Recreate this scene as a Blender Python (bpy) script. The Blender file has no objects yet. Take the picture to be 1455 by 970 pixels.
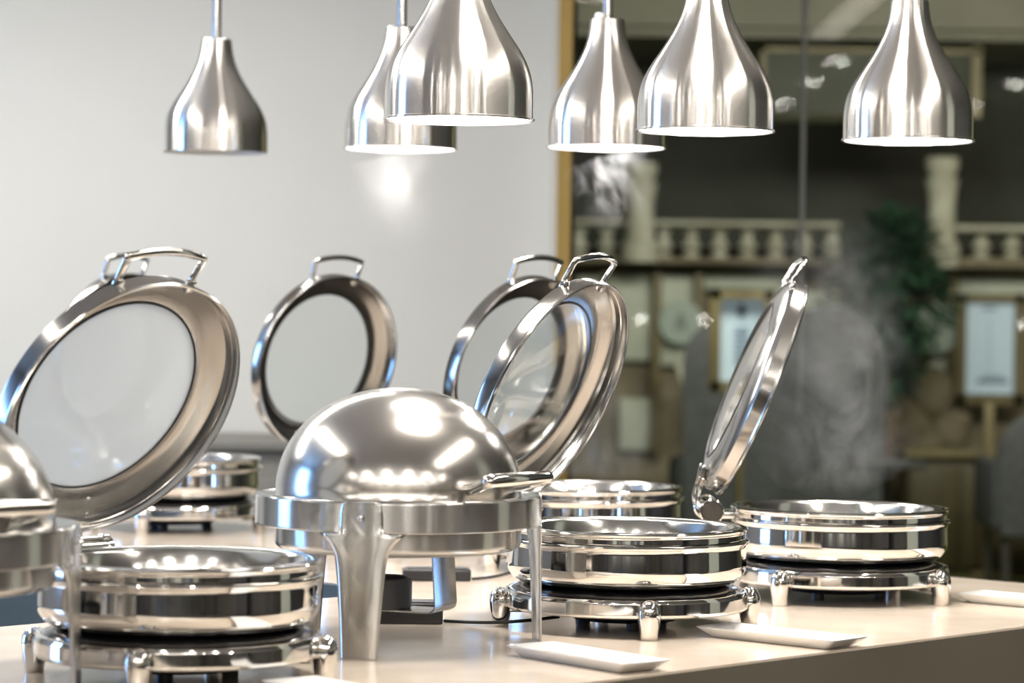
import bpy, bmesh, math, random
from mathutils import Vector, Matrix, Euler
random.seed(7)
C = bpy.context.scene.collection
S = bpy.context.scene
R = math.radians

# ------------------------------------------------------------------ camera
CAMZ = 1.418
F = 4000.0
PITCH, ROLL = 0.6446, 0.75
cd = bpy.data.cameras.new('camera'); cam = bpy.data.objects.new('camera', cd); C.objects.link(cam)
cam.location = (0, 0, CAMZ)
cam.matrix_world = Matrix.Translation((0, 0, CAMZ)) @ Matrix.Rotation(R(90 - PITCH), 4, 'X') @ Matrix.Rotation(R(ROLL), 4, 'Z')
cd.sensor_width = 36; cd.lens = 36 * F / 1455
cd.clip_start = 0.05; cd.clip_end = 100
cd.dof.use_dof = True; cd.dof.focus_distance = 4.55; cd.dof.aperture_fstop = 3.9
S.camera = cam

def P(px, py, d):
    """point of the place seen at pixel (px,py) whose distance along the room is d"""
    r = R(ROLL); dx, dy = px - 727.5, py - 485
    x = dx * math.cos(r) + dy * math.sin(r); y = -dx * math.sin(r) + dy * math.cos(r)
    return Vector((x / F * d, d, CAMZ - (y + 485 - 440) / F * d))

# ------------------------------------------------------------------ world, lights, exposure
w = bpy.data.worlds.new('world'); S.world = w; w.use_nodes = True
w.node_tree.nodes['Background'].inputs[0].default_value = (0.75, 0.85, 1, 1)
w.node_tree.nodes['Background'].inputs[1].default_value = 0.6
S.view_settings.view_transform = 'Standard'; S.view_settings.look = 'None'
S.view_settings.gamma = 1; S.view_settings.use_curve_mapping = False
S.view_settings.exposure = 0.14

def area(name, loc, rot, sx, sy, power, col=(1, 1, 1)):
    l = bpy.data.lights.new(name, 'AREA'); l.shape = 'RECTANGLE'; l.size = sx; l.size_y = sy
    l.energy = power; l.color = col
    o = bpy.data.objects.new(name, l); C.objects.link(o); o.location = loc; o.rotation_euler = [R(a) for a in rot]
    return o
WARM = (1, .93, .84)
area('ceiling_light', (0.2, 4.4, 2.95), (0, 0, 0), .5, .5, 45, WARM)
area('ceiling_light', (1.7, 3.6, 2.95), (0, 0, 0), .16, 2.4, 34, WARM)
area('ceiling_light', (-2.1, 4.6, 2.95), (0, 0, 0), .16, 2.4, 36, WARM)
area('ceiling_light', (-1.5, 7.2, 2.95), (0, 0, 0), 2.2, .25, 44, (1, .98, .93))
area('ceiling_light', (-3.6, 6.8, 2.95), (0, 0, 0), 1.8, .3, 58, (1, .98, .94))
area('ceiling_light', (0.0, -1.2, 2.95), (0, 0, 0), 3.0, .5, 62, WARM)
area('window_daylight', (-5.3, 5.2, 1.65), (0, -90, 0), 1.8, 1.2, 75, (.20, .47, 1))
area('dining_light', (1.8, 12.4, 3.1), (38, 0, 0), 3.5, .5, 170, (1, .95, .82))
area('dining_light', (4.2, 13.4, 3.2), (25, 0, 0), 1.2, .5, 22, (1, .9, .66))

# ------------------------------------------------------------------ materials
MAT = {}
def mat(name, col, rough=.5, metal=0, **k):
    m = bpy.data.materials.new(name); m.use_nodes = True
    b = m.node_tree.nodes['Principled BSDF']
    b.inputs['Base Color'].default_value = (*col, 1); b.inputs['Roughness'].default_value = rough
    b.inputs['Metallic'].default_value = metal
    for a, v in k.items():
        b.inputs[a.replace('_', ' ')].default_value = v
    MAT[name] = m
    return m
def nodes(m): return m.node_tree.nodes, m.node_tree.links, m.node_tree.nodes['Principled BSDF']
def noise_col(m, c1, c2, scale=5, detail=4, coord='Object', stretch=(1, 1, 1), lo=.35, hi=.65):
    n, l, b = nodes(m)
    tc = n.new('ShaderNodeTexCoord'); mp = n.new('ShaderNodeMapping'); mp.inputs['Scale'].default_value = stretch
    nz = n.new('ShaderNodeTexNoise'); nz.inputs['Scale'].default_value = scale; nz.inputs['Detail'].default_value = detail
    cr = n.new('ShaderNodeValToRGB'); cr.color_ramp.elements[0].color = (*c1, 1); cr.color_ramp.elements[1].color = (*c2, 1)
    cr.color_ramp.elements[0].position = lo; cr.color_ramp.elements[1].position = hi
    l.new(tc.outputs[coord], mp.inputs[0]); l.new(mp.outputs[0], nz.inputs['Vector'])
    l.new(nz.outputs['Fac'], cr.inputs[0]); l.new(cr.outputs[0], b.inputs['Base Color'])
    return nz
def rough_noise(m, lo, hi, scale, stretch=(1, 1, 1)):
    n, l, b = nodes(m)
    tc = n.new('ShaderNodeTexCoord'); mp = n.new('ShaderNodeMapping'); mp.inputs['Scale'].default_value = stretch
    nz = n.new('ShaderNodeTexNoise'); nz.inputs['Scale'].default_value = scale; nz.inputs['Detail'].default_value = 5
    mr = n.new('ShaderNodeMapRange'); mr.inputs['To Min'].default_value = lo; mr.inputs['To Max'].default_value = hi
    l.new(tc.outputs['Object'], mp.inputs[0]); l.new(mp.outputs[0], nz.inputs['Vector'])
    l.new(nz.outputs['Fac'], mr.inputs['Value']); l.new(mr.outputs[0], b.inputs['Roughness'])

mat('chrome', (.80, .785, .76), .055, 1); rough_noise(MAT['chrome'], .03, .09, 6)
mat('chrome_soft', (.70, .69, .67), .16, 1); rough_noise(MAT['chrome_soft'], .12, .2, 8)
mat('lid_steel', (.46, .445, .425), .17, 1); rough_noise(MAT['lid_steel'], .12, .22, 7)
mat('dome_steel', (.64, .615, .58), .15, 1); rough_noise(MAT['dome_steel'], .15, .27, 4)
m = mat('band_steel', (.62, .615, .60), .2, 1, Anisotropic=.95, Anisotropic_Rotation=.25); rough_noise(m, .16, .26, 30, (1, 1, .05))
n, l, b = nodes(m); tg = n.new('ShaderNodeTangent'); tg.direction_type = 'RADIAL'; tg.axis = 'Z'; l.new(tg.outputs[0], b.inputs['Tangent'])
m = mat('brushed_aluminium', (.87, .845, .81), .27, 1, Anisotropic=1.0, Anisotropic_Rotation=.25)
n, l, b = nodes(m); tg = n.new('ShaderNodeTangent'); tg.direction_type = 'RADIAL'; tg.axis = 'Z'; l.new(tg.outputs[0], b.inputs['Tangent'])
tc = n.new('ShaderNodeTexCoord'); mp = n.new('ShaderNodeMapping'); mp.inputs['Scale'].default_value = (.6, .6, 260)
nz = n.new('ShaderNodeTexNoise'); nz.inputs['Scale'].default_value = 3; nz.inputs['Detail'].default_value = 3
mr = n.new('ShaderNodeMapRange'); mr.inputs['To Min'].default_value = .19; mr.inputs['To Max'].default_value = .24
l.new(tc.outputs['Object'], mp.inputs[0]); l.new(mp.outputs[0], nz.inputs['Vector']); l.new(nz.outputs['Fac'], mr.inputs['Value']); l.new(mr.outputs[0], b.inputs['Roughness'])
mat('cap_steel', (.12, .11, .10), .35, 1)
mat('screw_steel', (.7, .7, .7), .15, 1)
mat('black_seal', (.012, .012, .013), .45)
mat('black_plastic', (.012, .012, .014), .4)
mat('black_glass', (.006, .006, .007), .12)
mat('grey_plastic', (.05, .052, .056), .45)
mat('white_enamel', (.9, .9, .9), .4)
mat('porcelain', (.86, .86, .85), .12, 0, Coat_Weight=.5)
mat('cable', (.01, .01, .01), .5)
m = mat('bulb', (1, 1, 1), .4); n, l, b = nodes(m); b.inputs['Emission Color'].default_value = (1, .96, .92, 1); b.inputs['Emission Strength'].default_value = 60
m = mat('bulb_off', (.75, .74, .7), .25)
def pane_fresnel(n, l, base=.035):
    lw = n.new('ShaderNodeLayerWeight'); lw.inputs['Blend'].default_value = .5
    pw = n.new('ShaderNodeMath'); pw.operation = 'POWER'; pw.inputs[1].default_value = 4.5; l.new(lw.outputs['Facing'], pw.inputs[0])
    ma = n.new('ShaderNodeMath'); ma.operation = 'MULTIPLY_ADD'; ma.inputs[1].default_value = .9; ma.inputs[2].default_value = base; l.new(pw.outputs[0], ma.inputs[0])
    return ma
# clear lid glass
m = mat('glass', (1, 1, 1), 0.02, 0, IOR=1.45); n, l, b = nodes(m)
tr = n.new('ShaderNodeBsdfTransparent'); tr.inputs[0].default_value = (.955, .97, .97, 1)
gl = n.new('ShaderNodeBsdfGlossy'); gl.inputs['Roughness'].default_value = .03; gl.inputs['Color'].default_value = (1, 1, 1, 1)
fr = pane_fresnel(n, l); mx = n.new('ShaderNodeMixShader')
l.new(fr.outputs[0], mx.inputs[0]); l.new(tr.outputs[0], mx.inputs[1]); l.new(gl.outputs[0], mx.inputs[2])
l.new(mx.outputs[0], n['Material Output'].inputs['Surface'])
# steamed-up lid glass
m = mat('fogged_glass', (.86, .88, .88), .35); n, l, b = nodes(m)
tr = n.new('ShaderNodeBsdfTransparent'); tr.inputs[0].default_value = (.92, .94, .945, 1)
rf = n.new('ShaderNodeBsdfTranslucent'); rf.inputs[0].default_value = (.80, .82, .815, 1)
gl = n.new('ShaderNodeBsdfGlossy'); gl.inputs['Roughness'].default_value = .08
df = n.new('ShaderNodeBsdfDiffuse'); df.inputs[0].default_value = (.68, .69, .685, 1)
m1 = n.new('ShaderNodeMixShader'); m1.inputs[0].default_value = .5; m2 = n.new('ShaderNodeMixShader'); m2.inputs[0].default_value = .72
m3 = n.new('ShaderNodeMixShader'); m3.inputs[0].default_value = .05
l.new(rf.outputs[0], m1.inputs[1]); l.new(df.outputs[0], m1.inputs[2]); l.new(tr.outputs[0], m2.inputs[1]); l.new(m1.outputs[0], m2.inputs[2])
l.new(m2.outputs[0], m3.inputs[1]); l.new(gl.outputs[0], m3.inputs[2]); l.new(m3.outputs[0], n['Material Output'].inputs['Surface'])
# pane of the glass partition
m = mat('partition_glass', (1, 1, 1), 0); n, l, b = nodes(m)
tr = n.new('ShaderNodeBsdfTransparent'); tr.inputs[0].default_value = (.86, .88, .84, 1)
gl = n.new('ShaderNodeBsdfGlossy'); gl.inputs['Roughness'].default_value = .02
fr = pane_fresnel(n, l, .004); mx = n.new('ShaderNodeMixShader')
l.new(fr.outputs[0], mx.inputs[0]); l.new(tr.outputs[0], mx.inputs[1]); l.new(gl.outputs[0], mx.inputs[2]); l.new(mx.outputs[0], n['Material Output'].inputs['Surface'])

m = mat('wall_paint', (.72, .715, .69), .7); noise_col(m, (.72, .705, .645), (.76, .745, .69), 1.3)
m = mat('counter_stone', (.60, .50, .41), .16); noise_col(m, (.585, .495, .405), (.65, .565, .475), 9, 8)
n, l, b = nodes(m); b.inputs['Specular IOR Level'].default_value = .6
mat('counter_front', (.20, .175, .13), .45); noise_col(MAT['counter_front'], (.15, .13, .098), (.17, .15, .115), 3)
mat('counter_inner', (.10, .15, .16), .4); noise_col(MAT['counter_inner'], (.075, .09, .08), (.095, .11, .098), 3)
mat('gold_trim', (.50, .32, .09), .38, .5); noise_col(MAT['gold_trim'], (.32, .215, .06), (.40, .275, .085), 6, stretch=(1, 1, .2))
mat('dark_olive', (.035, .033, .02), .6)
mat('sill_grey', (.20, .195, .17), .5)
mat('ceiling_paint', (.78, .76, .72), .8); noise_col(MAT['ceiling_paint'], (.76, .74, .70), (.8, .78, .74), 2)
mat('floor_tile', (.06, .05, .04), .3); noise_col(MAT['floor_tile'], (.045, .04, .032), (.075, .065, .052), 4)
mat('navy_paint', (.24, .25, .27), .6)
mat('olive_paint', (.42, .39, .31), .6)
mat('taupe_paint', (.40, .35, .28), .6)
mat('dark_panelling', (.05, .047, .042), .35); noise_col(MAT['dark_panelling'], (.07, .067, .06), (.14, .13, .115), 3, stretch=(6, 6, .3))
mat('green_carpet', (.11, .13, .035), .9); noise_col(MAT['green_carpet'], (.10, .12, .03), (.13, .145, .045), 30)
mat('stone', (.42, .42, .36), .7); noise_col(MAT['stone'], (.42, .41, .34), (.55, .55, .49), 7)
mat('stone_dark', (.20, .17, .12), .7); noise_col(MAT['stone_dark'], (.15, .125, .085), (.25, .215, .155), 5)
mat('panel_pale', (.46, .50, .44), .6); noise_col(MAT['panel_pale'], (.50, .54, .48), (.60, .63, .57), 5)
mat('olive_wood', (.155, .125, .06), .5); noise_col(MAT['olive_wood'], (.125, .10, .048), (.19, .155, .08), 4, stretch=(4, 1, .5))
mat('cabinet_wood', (.10, .075, .03), .5); noise_col(MAT['cabinet_wood'], (.03, .024, .010), (.06, .048, .022), 3, stretch=(6, 1, .3))
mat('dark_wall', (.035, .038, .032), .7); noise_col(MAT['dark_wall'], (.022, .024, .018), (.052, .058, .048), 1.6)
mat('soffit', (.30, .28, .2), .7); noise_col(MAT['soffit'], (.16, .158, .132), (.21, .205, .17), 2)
mat('upholstery', (.05, .053, .062), .8); noise_col(MAT['upholstery'], (.042, .045, .052), (.062, .066, .076), 20)
mat('leaf', (.02, .06, .035), .5); noise_col(MAT['leaf'], (.010, .032, .018), (.028, .085, .048), 6)
mat('clay', (.12, .08, .05), .7)
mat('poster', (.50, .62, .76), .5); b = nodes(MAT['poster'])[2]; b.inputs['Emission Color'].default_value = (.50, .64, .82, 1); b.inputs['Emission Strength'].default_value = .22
mat('poster_ink', (.22, .28, .38), .6)
mat('plaque', (.40, .48, .46), .4)
mat('plaque_ink', (.2, .25, .25), .6)
mat('pillar_paint', (.42, .45, .38), .6)
mat('dark_cabinet', (.05, .047, .05), .5)
mat('mid_brown', (.13, .10, .07), .5)
mat('blue_grey', (.2, .27, .36), .5)
m = mat('spot_lens', (1, 1, 1), .4); b = nodes(m)[2]; b.inputs['Emission Color'].default_value = (1, .95, .88, 1); b.inputs['Emission Strength'].default_value = 210

# ------------------------------------------------------------------ mesh helpers
def obj(name, bm, m, parent=None, smooth=35, loc=None, rot=None):
    me = bpy.data.meshes.new(name)
    bmesh.ops.recalc_face_normals(bm, faces=bm.faces[:])
    bm.to_mesh(me); bm.free()
    if smooth:
        me.shade_smooth(); me.set_sharp_from_angle(angle=R(smooth))
    if m: me.materials.append(MAT[m] if isinstance(m, str) else m)
    o = bpy.data.objects.new(name, me); C.objects.link(o)
    if parent: o.parent = parent
    if loc is not None: o.location = loc
    if rot is not None: o.rotation_euler = rot
    return o
def box(bm, c, s, bevel=0, rotz=0):
    r = bmesh.ops.create_cube(bm, size=1)
    vs = r['verts']
    for v in vs: v.co = Vector((v.co.x * s[0], v.co.y * s[1], v.co.z * s[2]))
    if bevel:
        es = list({e for v in vs for e in v.link_edges})
        rr = bmesh.ops.bevel(bm, geom=es, offset=bevel, segments=2, affect='EDGES', profile=.5)
        vs = list({v for f in rr['faces'] for v in f.verts} | {v for v in vs if v.is_valid})
    M = Matrix.Rotation(rotz, 4, 'Z')
    for v in vs: v.co = M @ v.co + Vector(c)
    return vs
def lathe(bm, prof, seg=96, c=(0, 0, 0), closed=False, M=None):
    rings = []
    for (r, z) in prof:
        if r < 1e-6:
            rings.append([bm.verts.new((0, 0, z))])
        else:
            rings.append([bm.verts.new((r * math.cos(2 * math.pi * i / seg), r * math.sin(2 * math.pi * i / seg), z)) for i in range(seg)])
    pairs = list(zip(rings, rings[1:])) + ([(rings[-1], rings[0])] if closed else [])
    for a, b in pairs:
        for i in range(seg):
            j = (i + 1) % seg
            if len(a) == 1 and len(b) == 1: continue
            if len(a) == 1: bm.faces.new((a[0], b[i], b[j]))
            elif len(b) == 1: bm.faces.new((a[i], b[0], a[j]))
            else: bm.faces.new((a[i], b[i], b[j], a[j]))
    vs = [v for r in rings for v in r]
    for v in vs: v.co = (M @ v.co if M else v.co) + Vector(c)
    return vs
def tube(bm, pts, r, seg=12, flat=1.0):
    pts = [Vector(p) for p in pts]; rs = r if isinstance(r, list) else [r] * len(pts)
    prev = None; rings = []
    for i, p in enumerate(pts):
        t = (pts[min(i + 1, len(pts) - 1)] - pts[max(i - 1, 0)]).normalized()
        if prev is None:
            a = t.orthogonal().normalized()
        else:
            a = (prev - t * prev.dot(t)).normalized()
        b = t.cross(a); prev = a
        rings.append([bm.verts.new(p + (a * math.cos(2 * math.pi * k / seg) + b * math.sin(2 * math.pi * k / seg) * flat) * rs[i]) for k in range(seg)])
    for A, B in zip(rings, rings[1:]):
        for k in range(seg): bm.faces.new((A[k], A[(k + 1) % seg], B[(k + 1) % seg], B[k]))
    bm.faces.new(rings[0][::-1]); bm.faces.new(rings[-1])
def cyl(bm, p0, p1, r, seg=24): tube(bm, [p0, p1], r, seg)
def smooth_path(pts, n=6):
    pts = [Vector(p) for p in pts]; out = []
    for i in range(len(pts) - 1):
        p0 = pts[max(i - 1, 0)]; p1 = pts[i]; p2 = pts[i + 1]; p3 = pts[min(i + 2, len(pts) - 1)]
        for k in range(n):
            t = k / n
            out.append(.5 * ((2 * p1) + (p2 - p0) * t + (2 * p0 - 5 * p1 + 4 * p2 - p3) * t * t + (3 * p1 - p0 - 3 * p2 + p3) * t ** 3))
    out.append(pts[-1]); return out
def round_corner_path(pts, r, n=5):
    pts = [Vector(p) for p in pts]; out = [pts[0]]
    for a, b, c in zip(pts, pts[1:], pts[2:]):
        u = (a - b).normalized() * r; v = (c - b).normalized() * r
        for k in range(n + 1):
            t = k / n; out.append(b + u * (1 - t) ** 2 + v * t * t)
    out.append(pts[-1]); return out
def NB(): return bmesh.new()
def thing(name, label, cat, loc=(0, 0, 0), rotz=0, group=None):
    o = bpy.data.objects.new(name, None); C.objects.link(o); o.empty_display_size = .05
    o.location = loc; o.rotation_euler = (0, 0, rotz); o['label'] = label; o['category'] = cat
    if group: o['group'] = group
    return o
def tag(o, label, cat, group=None):
    o['label'] = label; o['category'] = cat
    if group: o['group'] = group
    return o
def struct(name, bm, m, smooth=0):
    o = obj(name, bm, m, None, smooth); o['kind'] = 'structure'; return o

# ------------------------------------------------------------------ room shell
CT = .9                      # counter top height
e1 = Vector((.692, .722, 0)).normalized(); e2 = Vector((-e1.y, e1.x, 0))
O = Vector((.308, 4.126, 0))
def cpt(a, b, z=0): return O + e1 * a + e2 * b + Vector((0, 0, z))
WY = 9.0
xe = P(781, 400, WY).x
bm = NB(); box(bm, ((-5.5 + xe) / 2, WY + .1, 1.5), (5.5 + xe, .2, 3.0)); struct('wall_back', bm, 'wall_paint')
bm = NB(); box(bm, (-5.6, 7.55, 1.5), (.2, 3.2, 3)); box(bm, (-5.6, .225, 1.5), (.2, 8.45, 3)); box(bm, (-5.6, 5.2, .35), (.2, 1.5, .7)); box(bm, (-5.6, 5.2, 2.8), (.2, 1.5, .4)); struct('wall_left', bm, 'navy_paint')
bm = NB(); box(bm, (5.6, 6.4, 1.75), (.2, 21, 3.5)); struct('wall_right', bm, 'olive_paint')
bm = NB(); box(bm, (0, -4.1, 1.5), (11.4, .2, 3)); struct('wall_front', bm, 'taupe_paint')
bm = NB(); box(bm, (0, 2.5, 3.05), (11.4, 13.4, .1)); struct('ceiling', bm, 'ceiling_paint')
bm = NB(); box(bm, (0, 2.5, -.05), (11.4, 13.4, .1)); struct('floor', bm, 'floor_tile')
for i, (c_, s_) in enumerate((((-5.47, -.7, .72), (.06, 6.4, 1.44)), ((5.47, 2.5, .72), (.06, 12.8, 1.44)), ((0, -3.97, .72), (10.9, .06, 1.44)))):  # wainscot added out of view so the pot walls reflect something dark
    bm = NB(); box(bm, c_, s_); struct('reflection_wainscot_%s' % ('left', 'right', 'front')[i], bm, 'dark_panelling')
# dining room behind the glass
bm = NB(); box(bm, (0, 13.5, -.05), (11.4, 8.6, .1)); o = struct('floor_2', bm, 'green_carpet')
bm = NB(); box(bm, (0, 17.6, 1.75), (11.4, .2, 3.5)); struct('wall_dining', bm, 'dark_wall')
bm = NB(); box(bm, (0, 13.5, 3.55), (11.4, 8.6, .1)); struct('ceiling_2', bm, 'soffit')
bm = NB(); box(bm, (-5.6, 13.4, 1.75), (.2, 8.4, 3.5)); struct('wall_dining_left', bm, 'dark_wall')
# gold jamb, partition glass, mullion
x1 = P(790, 300, WY).x; x2 = P(809, 300, WY).x; x3 = P(817, 300, WY).x
bm = NB(); box(bm, ((xe + x1) / 2, WY + .02, 1.5), (x1 - xe, .3, 3)); struct('trim_1', bm, 'wall_paint')
bm = NB(); box(bm, ((x1 + x2) / 2, WY - .01, 1.5), (x2 - x1, .34, 3)); struct('trim_2', bm, 'gold_trim')
bm = NB(); box(bm, ((x3 + x2) / 2, WY + .05, 1.5), (x3 - x2, .12, 3)); struct('trim_3', bm, 'dark_olive')
bm = NB(); box(bm, ((x3 + 5.5) / 2, WY + .05, 1.5), (5.5 - x3, .01, 3)); o = struct('window_1', bm, 'partition_glass')
xm = P(1143, 200, WY).x
bm = NB(); box(bm, (xm, WY + .05, 2.05), (.013, .03, 1.9)); struct('trim_4', bm, 'sill_grey')
# window on the left wall, frame and pane
bm = NB()
for z in (.72, 1.62, 2.58): box(bm, (-5.5, 5.2, z), (.08, 1.5, .05))
for y in (4.47, 5.2, 5.93): box(bm, (-5.5, y, 1.65), (.08, .05, 1.9))
struct('window_2', bm, 'white_enamel')

# ------------------------------------------------------------------ counter (L-shaped), top and cabinets
A1 = 1.447; W1 = 1.07; W2 = .4; LEN = 4.2; LEFT = -3.2
poly = [(LEFT, 0), (A1, 0), (A1, LEN), (W2, LEN), (W2, W1), (LEFT, W1)]
def prism(bm, pts, z0, z1):
    a = [bm.verts.new((p.x, p.y, z0)) for p in pts]; b = [bm.verts.new((p.x, p.y, z1)) for p in pts]
    n = len(pts)
    for i in range(n): bm.faces.new((a[i], a[(i + 1) % n], b[(i + 1) % n], b[i]))
    bm.faces.new(b); bm.faces.new(a[::-1])
cnt = thing('buffet_counter', 'long L-shaped buffet counter with a glossy beige stone top and grey-brown front', 'counter', cpt(A1, 0))
cnt.location = (0, 0, 0)
bm = NB(); prism(bm, [cpt(*p) for p in poly], CT - .004, CT)
bmesh.ops.bevel(bm, geom=[e for e in bm.edges if all(v.co.z > CT - .001 for v in e.verts)], offset=.0015, segments=2, affect='EDGES')
obj('countertop', bm, 'counter_stone', cnt, 0)
ins = .0
bm = NB(); prism(bm, [cpt(*p) for p in poly], .08, CT - .004); ob = obj('cabinet_base', bm, 'counter_front', cnt, 0)
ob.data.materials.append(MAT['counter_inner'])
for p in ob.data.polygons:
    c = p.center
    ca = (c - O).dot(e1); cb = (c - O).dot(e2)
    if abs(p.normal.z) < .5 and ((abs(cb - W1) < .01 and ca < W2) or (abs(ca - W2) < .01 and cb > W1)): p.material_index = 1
bm = NB(); prism(bm, [cpt(LEFT, .06), cpt(A1 - .06, .06), cpt(A1 - .06, LEN), cpt(W2 + .06, LEN), cpt(W2 + .06, W1 - .06), cpt(LEFT, W1 - .06)], 0, .08); obj('plinth', bm, 'black_plastic', cnt, 0)
# teal working cabinet inside the corner of the L
bm = NB(); box(bm, (0, 0, .33), (1.0, 1.3, .66), .01); box(bm, (0, 0, .68), (1.02, 1.32, .03), .004)
o = obj('kitchen_cabinet', bm, 'counter_inner', None, 30); o.location = cpt(-.9, 2.3); o.rotation_euler = (0, 0, math.atan2(e1.y, e1.x))
tag(o, 'dark teal low service cabinet standing behind the counter at the left edge', 'cabinet')

# grey console against the back wall
c0 = P(150, 622, 8.6); c1 = P(560, 622, 8.6)
t = thing('console', 'low grey-brown console against the pale back wall behind the chafing dishes', 'console', ((c0.x + c1.x) / 2, 8.68, 0))
wd = c1.x - c0.x; hh = P(340, 622, 8.6).z
bm = NB(); box(bm, (0, 0, hh / 2), (wd, .55, hh - .03), .01); obj('body', bm, 'sill_grey', t)
bm = NB(); box(bm, (0, -.01, hh - .015), (wd + .04, .58, .03), .006); obj('top', bm, 'sill_grey', t)
for k in range(4):
    bm = NB(); box(bm, (-wd / 2 + wd / 4 * (k + .5), -.28, hh / 2 - .03), (wd / 4 - .02, .02, hh - .16), .004); obj('door', bm, 'sill_grey', t)

# ------------------------------------------------------------------ round chafing dish with hinged glass lid
RH, ZH, OFF = .24, .158, .025
def dish(x, y, a, phi, label, rl=.204, glass='glass', rivets=True):
    """a = how far the hinge is turned left of straight back; phi = opening angle of the lid"""
    th = math.atan2(math.cos(R(a)), -math.sin(R(a)))
    t = thing('chafing_dish', label, 'chafing dish', (x, y, CT + .0715), th, 'round chafing dishes with raised glass lids')
    def up(pr): return [(r, z - .0715) for r, z in pr]
    bm = NB(); lathe(bm, up([(0, .0715), (.160, .0715), (.176, .0745), (.187, .0805), (.194, .090), (.1966, .0965), (.1976, .1015), (.1979, .104), (.19785, .106), (.1978, .109), (.1970, .131), (.19695, .1335), (.1970, .1345), (.1982, .138), (.2015, .1405), (.2022, .1425), (.2015, .1447), (.1985, .1462), (.194, .1465), (.190, .145), (.188, .12), (.180, .084), (0, .08)]), 128)
    obj('water_pan', bm, 'chrome', t, 30)
    bm = NB(); lathe(bm, up([(.1945, .1463), (.1961, .1475), (.1962, .1482), (.1962, .1495), (.1958, .1555), (.1958, .1565), (.1961, .1574), (.1975, .1592), (.1992, .161), (.1995, .1632), (.198, .1655), (.194, .1665), (.188, .166), (.183, .1635), (.181, .1595), (.181, .1463)]), 128, closed=True)
    obj('rim_ring', bm, 'chrome', t, 40)
    bm = NB(); lathe(bm, up([(.1835, .1642), (.180, .1665), (.176, .1655), (.172, .160), (.168, .13), (.160, .098), (.150, .092), (0, .091), (0, .0895), (.150, .0905), (.162, .096), (.170, .13), (.1745, .160), (.1800, .1625)]), 96, closed=False)
    obj('food_pan', bm, 'chrome_soft', t, 50)
    # hinge
    bm = NB(); tube(bm, [(RH, -.062, ZH - .0715), (RH, .062, ZH - .0715)], .021, 32)
    for s in (-1, 1):
        tube(bm, [(RH, s * .056, ZH - .0715), (RH, s * .058, ZH - .0715), (RH, s * .066, ZH - .0715), (RH, s * .068, ZH - .0715)], [.021, .0228, .0228, .0205], 32)
    hg = obj('hinge', bm, 'chrome', t, 40)
    for s in (-1, 1):
        bm = NB(); lathe(bm, [(.0178, 0), (.0175, .0012), (0, .0014)], 32, M=Matrix.Rotation(R(-90 * s), 4, 'X')); obj('end_cap', bm, 'cap_steel', hg, 40, (RH, s * .0680, ZH - .0715))
    bm = NB(); box(bm, (.209, 0, .150 - .0715), (.05, .07, .014), .003); obj('hinge_bracket', bm, 'chrome_soft', hg)
    # lid, origin on the hinge axis, turned open about it
    cx = -RH
    prof = [(.1515, .0135), (.156, .0145), (.166, .0132), (.182, .009), (.194, .0045), (.2015, .0005), (rl, -.004), (rl + .0005, -.024), (rl + .003, -.0265), (rl + .0033, -.0285), (rl + .0015, -.0308), (rl - .001, -.0308), (rl - .002, -.0285), (rl - .002, -.018), (rl - .0032, -.0165), (rl - .0032, -.0065), (.198, -.0022), (.188, .0015), (.176, .0068), (.166, .0102), (.156, .0115), (.1515, .0115)]
    bm = NB(); lathe(bm, prof, 128, c=(cx, 0, OFF), closed=True)
    lid = obj('lid', bm, 'lid_steel', t, 30, (RH, 0, ZH - .0715), (0, R(phi), 0))
    bm = NB(); lathe(bm, [(0, .0245), (.04, .0238), (.08, .0215), (.115, .0175), (.140, .0140), (.152, .0125), (.152, .0105), (.139, .0115), (.114, .0150), (.08, .0188), (.04, .0210), (0, .0218)], 96, c=(cx, 0, OFF))
    obj('glass', bm, glass, lid, 60)
    bm = NB(); lathe(bm, [(.1525 + .0022 * math.cos(k * math.pi / 4), .0125 + .0035 * math.sin(k * math.pi / 4)) for k in range(8)], 96, c=(cx, 0, OFF), closed=True)
    obj('seal', bm, 'black_seal', lid, 60)
    # hinge arms and rivets
    for s in (-1, 1):
        bm = NB()
        pts = [(.004, s * .03, .016), (-.004, s * .03, .026), (-.022, s * .03, OFF + .0075), (-.048, s * .03, OFF + .0105), (-.066, s * .03, OFF + .0145)]
        tube(bm, smooth_path(pts, 4), .0075, 10, .28)
        for v in bm.verts: pass
        obj('hinge_arm', bm, 'chrome_soft', lid, 40)
    for s in (-1, 1):
        for xx, zz in ((-.046, .0015), (-.068, .0085)):
            for side in (1, -1):
                bm = NB(); zz2 = OFF + (zz if side < 0 else zz + .0075)
                lathe(bm, [(.0042, 0), (.0038, side * .002), (.002, side * .003), (0, side * .0033)], 12, c=(xx, s * .03, zz2)); obj('rivet', bm, 'screw_steel', lid, 60)
    # handle loop
    ex = cx - math.sqrt(rl ** 2 - .068 ** 2)
    top = [(ex - .043 - .011 * (1 - (k / 8) ** 2), .070 * k / 8, OFF - .006 - .003 * (1 - (k / 8) ** 2)) for k in range(-8, 9)]
    full = [(ex + .006, -.066, OFF - .004), (ex - .006, -.0675, OFF + .001), (ex - .038, -.0698, OFF - .005)] + top + [(ex - .038, .0698, OFF - .005), (ex - .006, .0675, OFF + .001), (ex + .006, .066, OFF - .004)]
    bm = NB(); tube(bm, full, .0047, 12, 1.25)
    hd = obj('handle', bm, 'chrome', lid, 60)
    for s in (-1, 1):
        bm = NB(); box(bm, (ex + .004, s * .067, OFF - .001), (.02, .016, .010), .003); obj('handle_mount', bm, 'chrome_soft', hd, 40)
    return t

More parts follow.
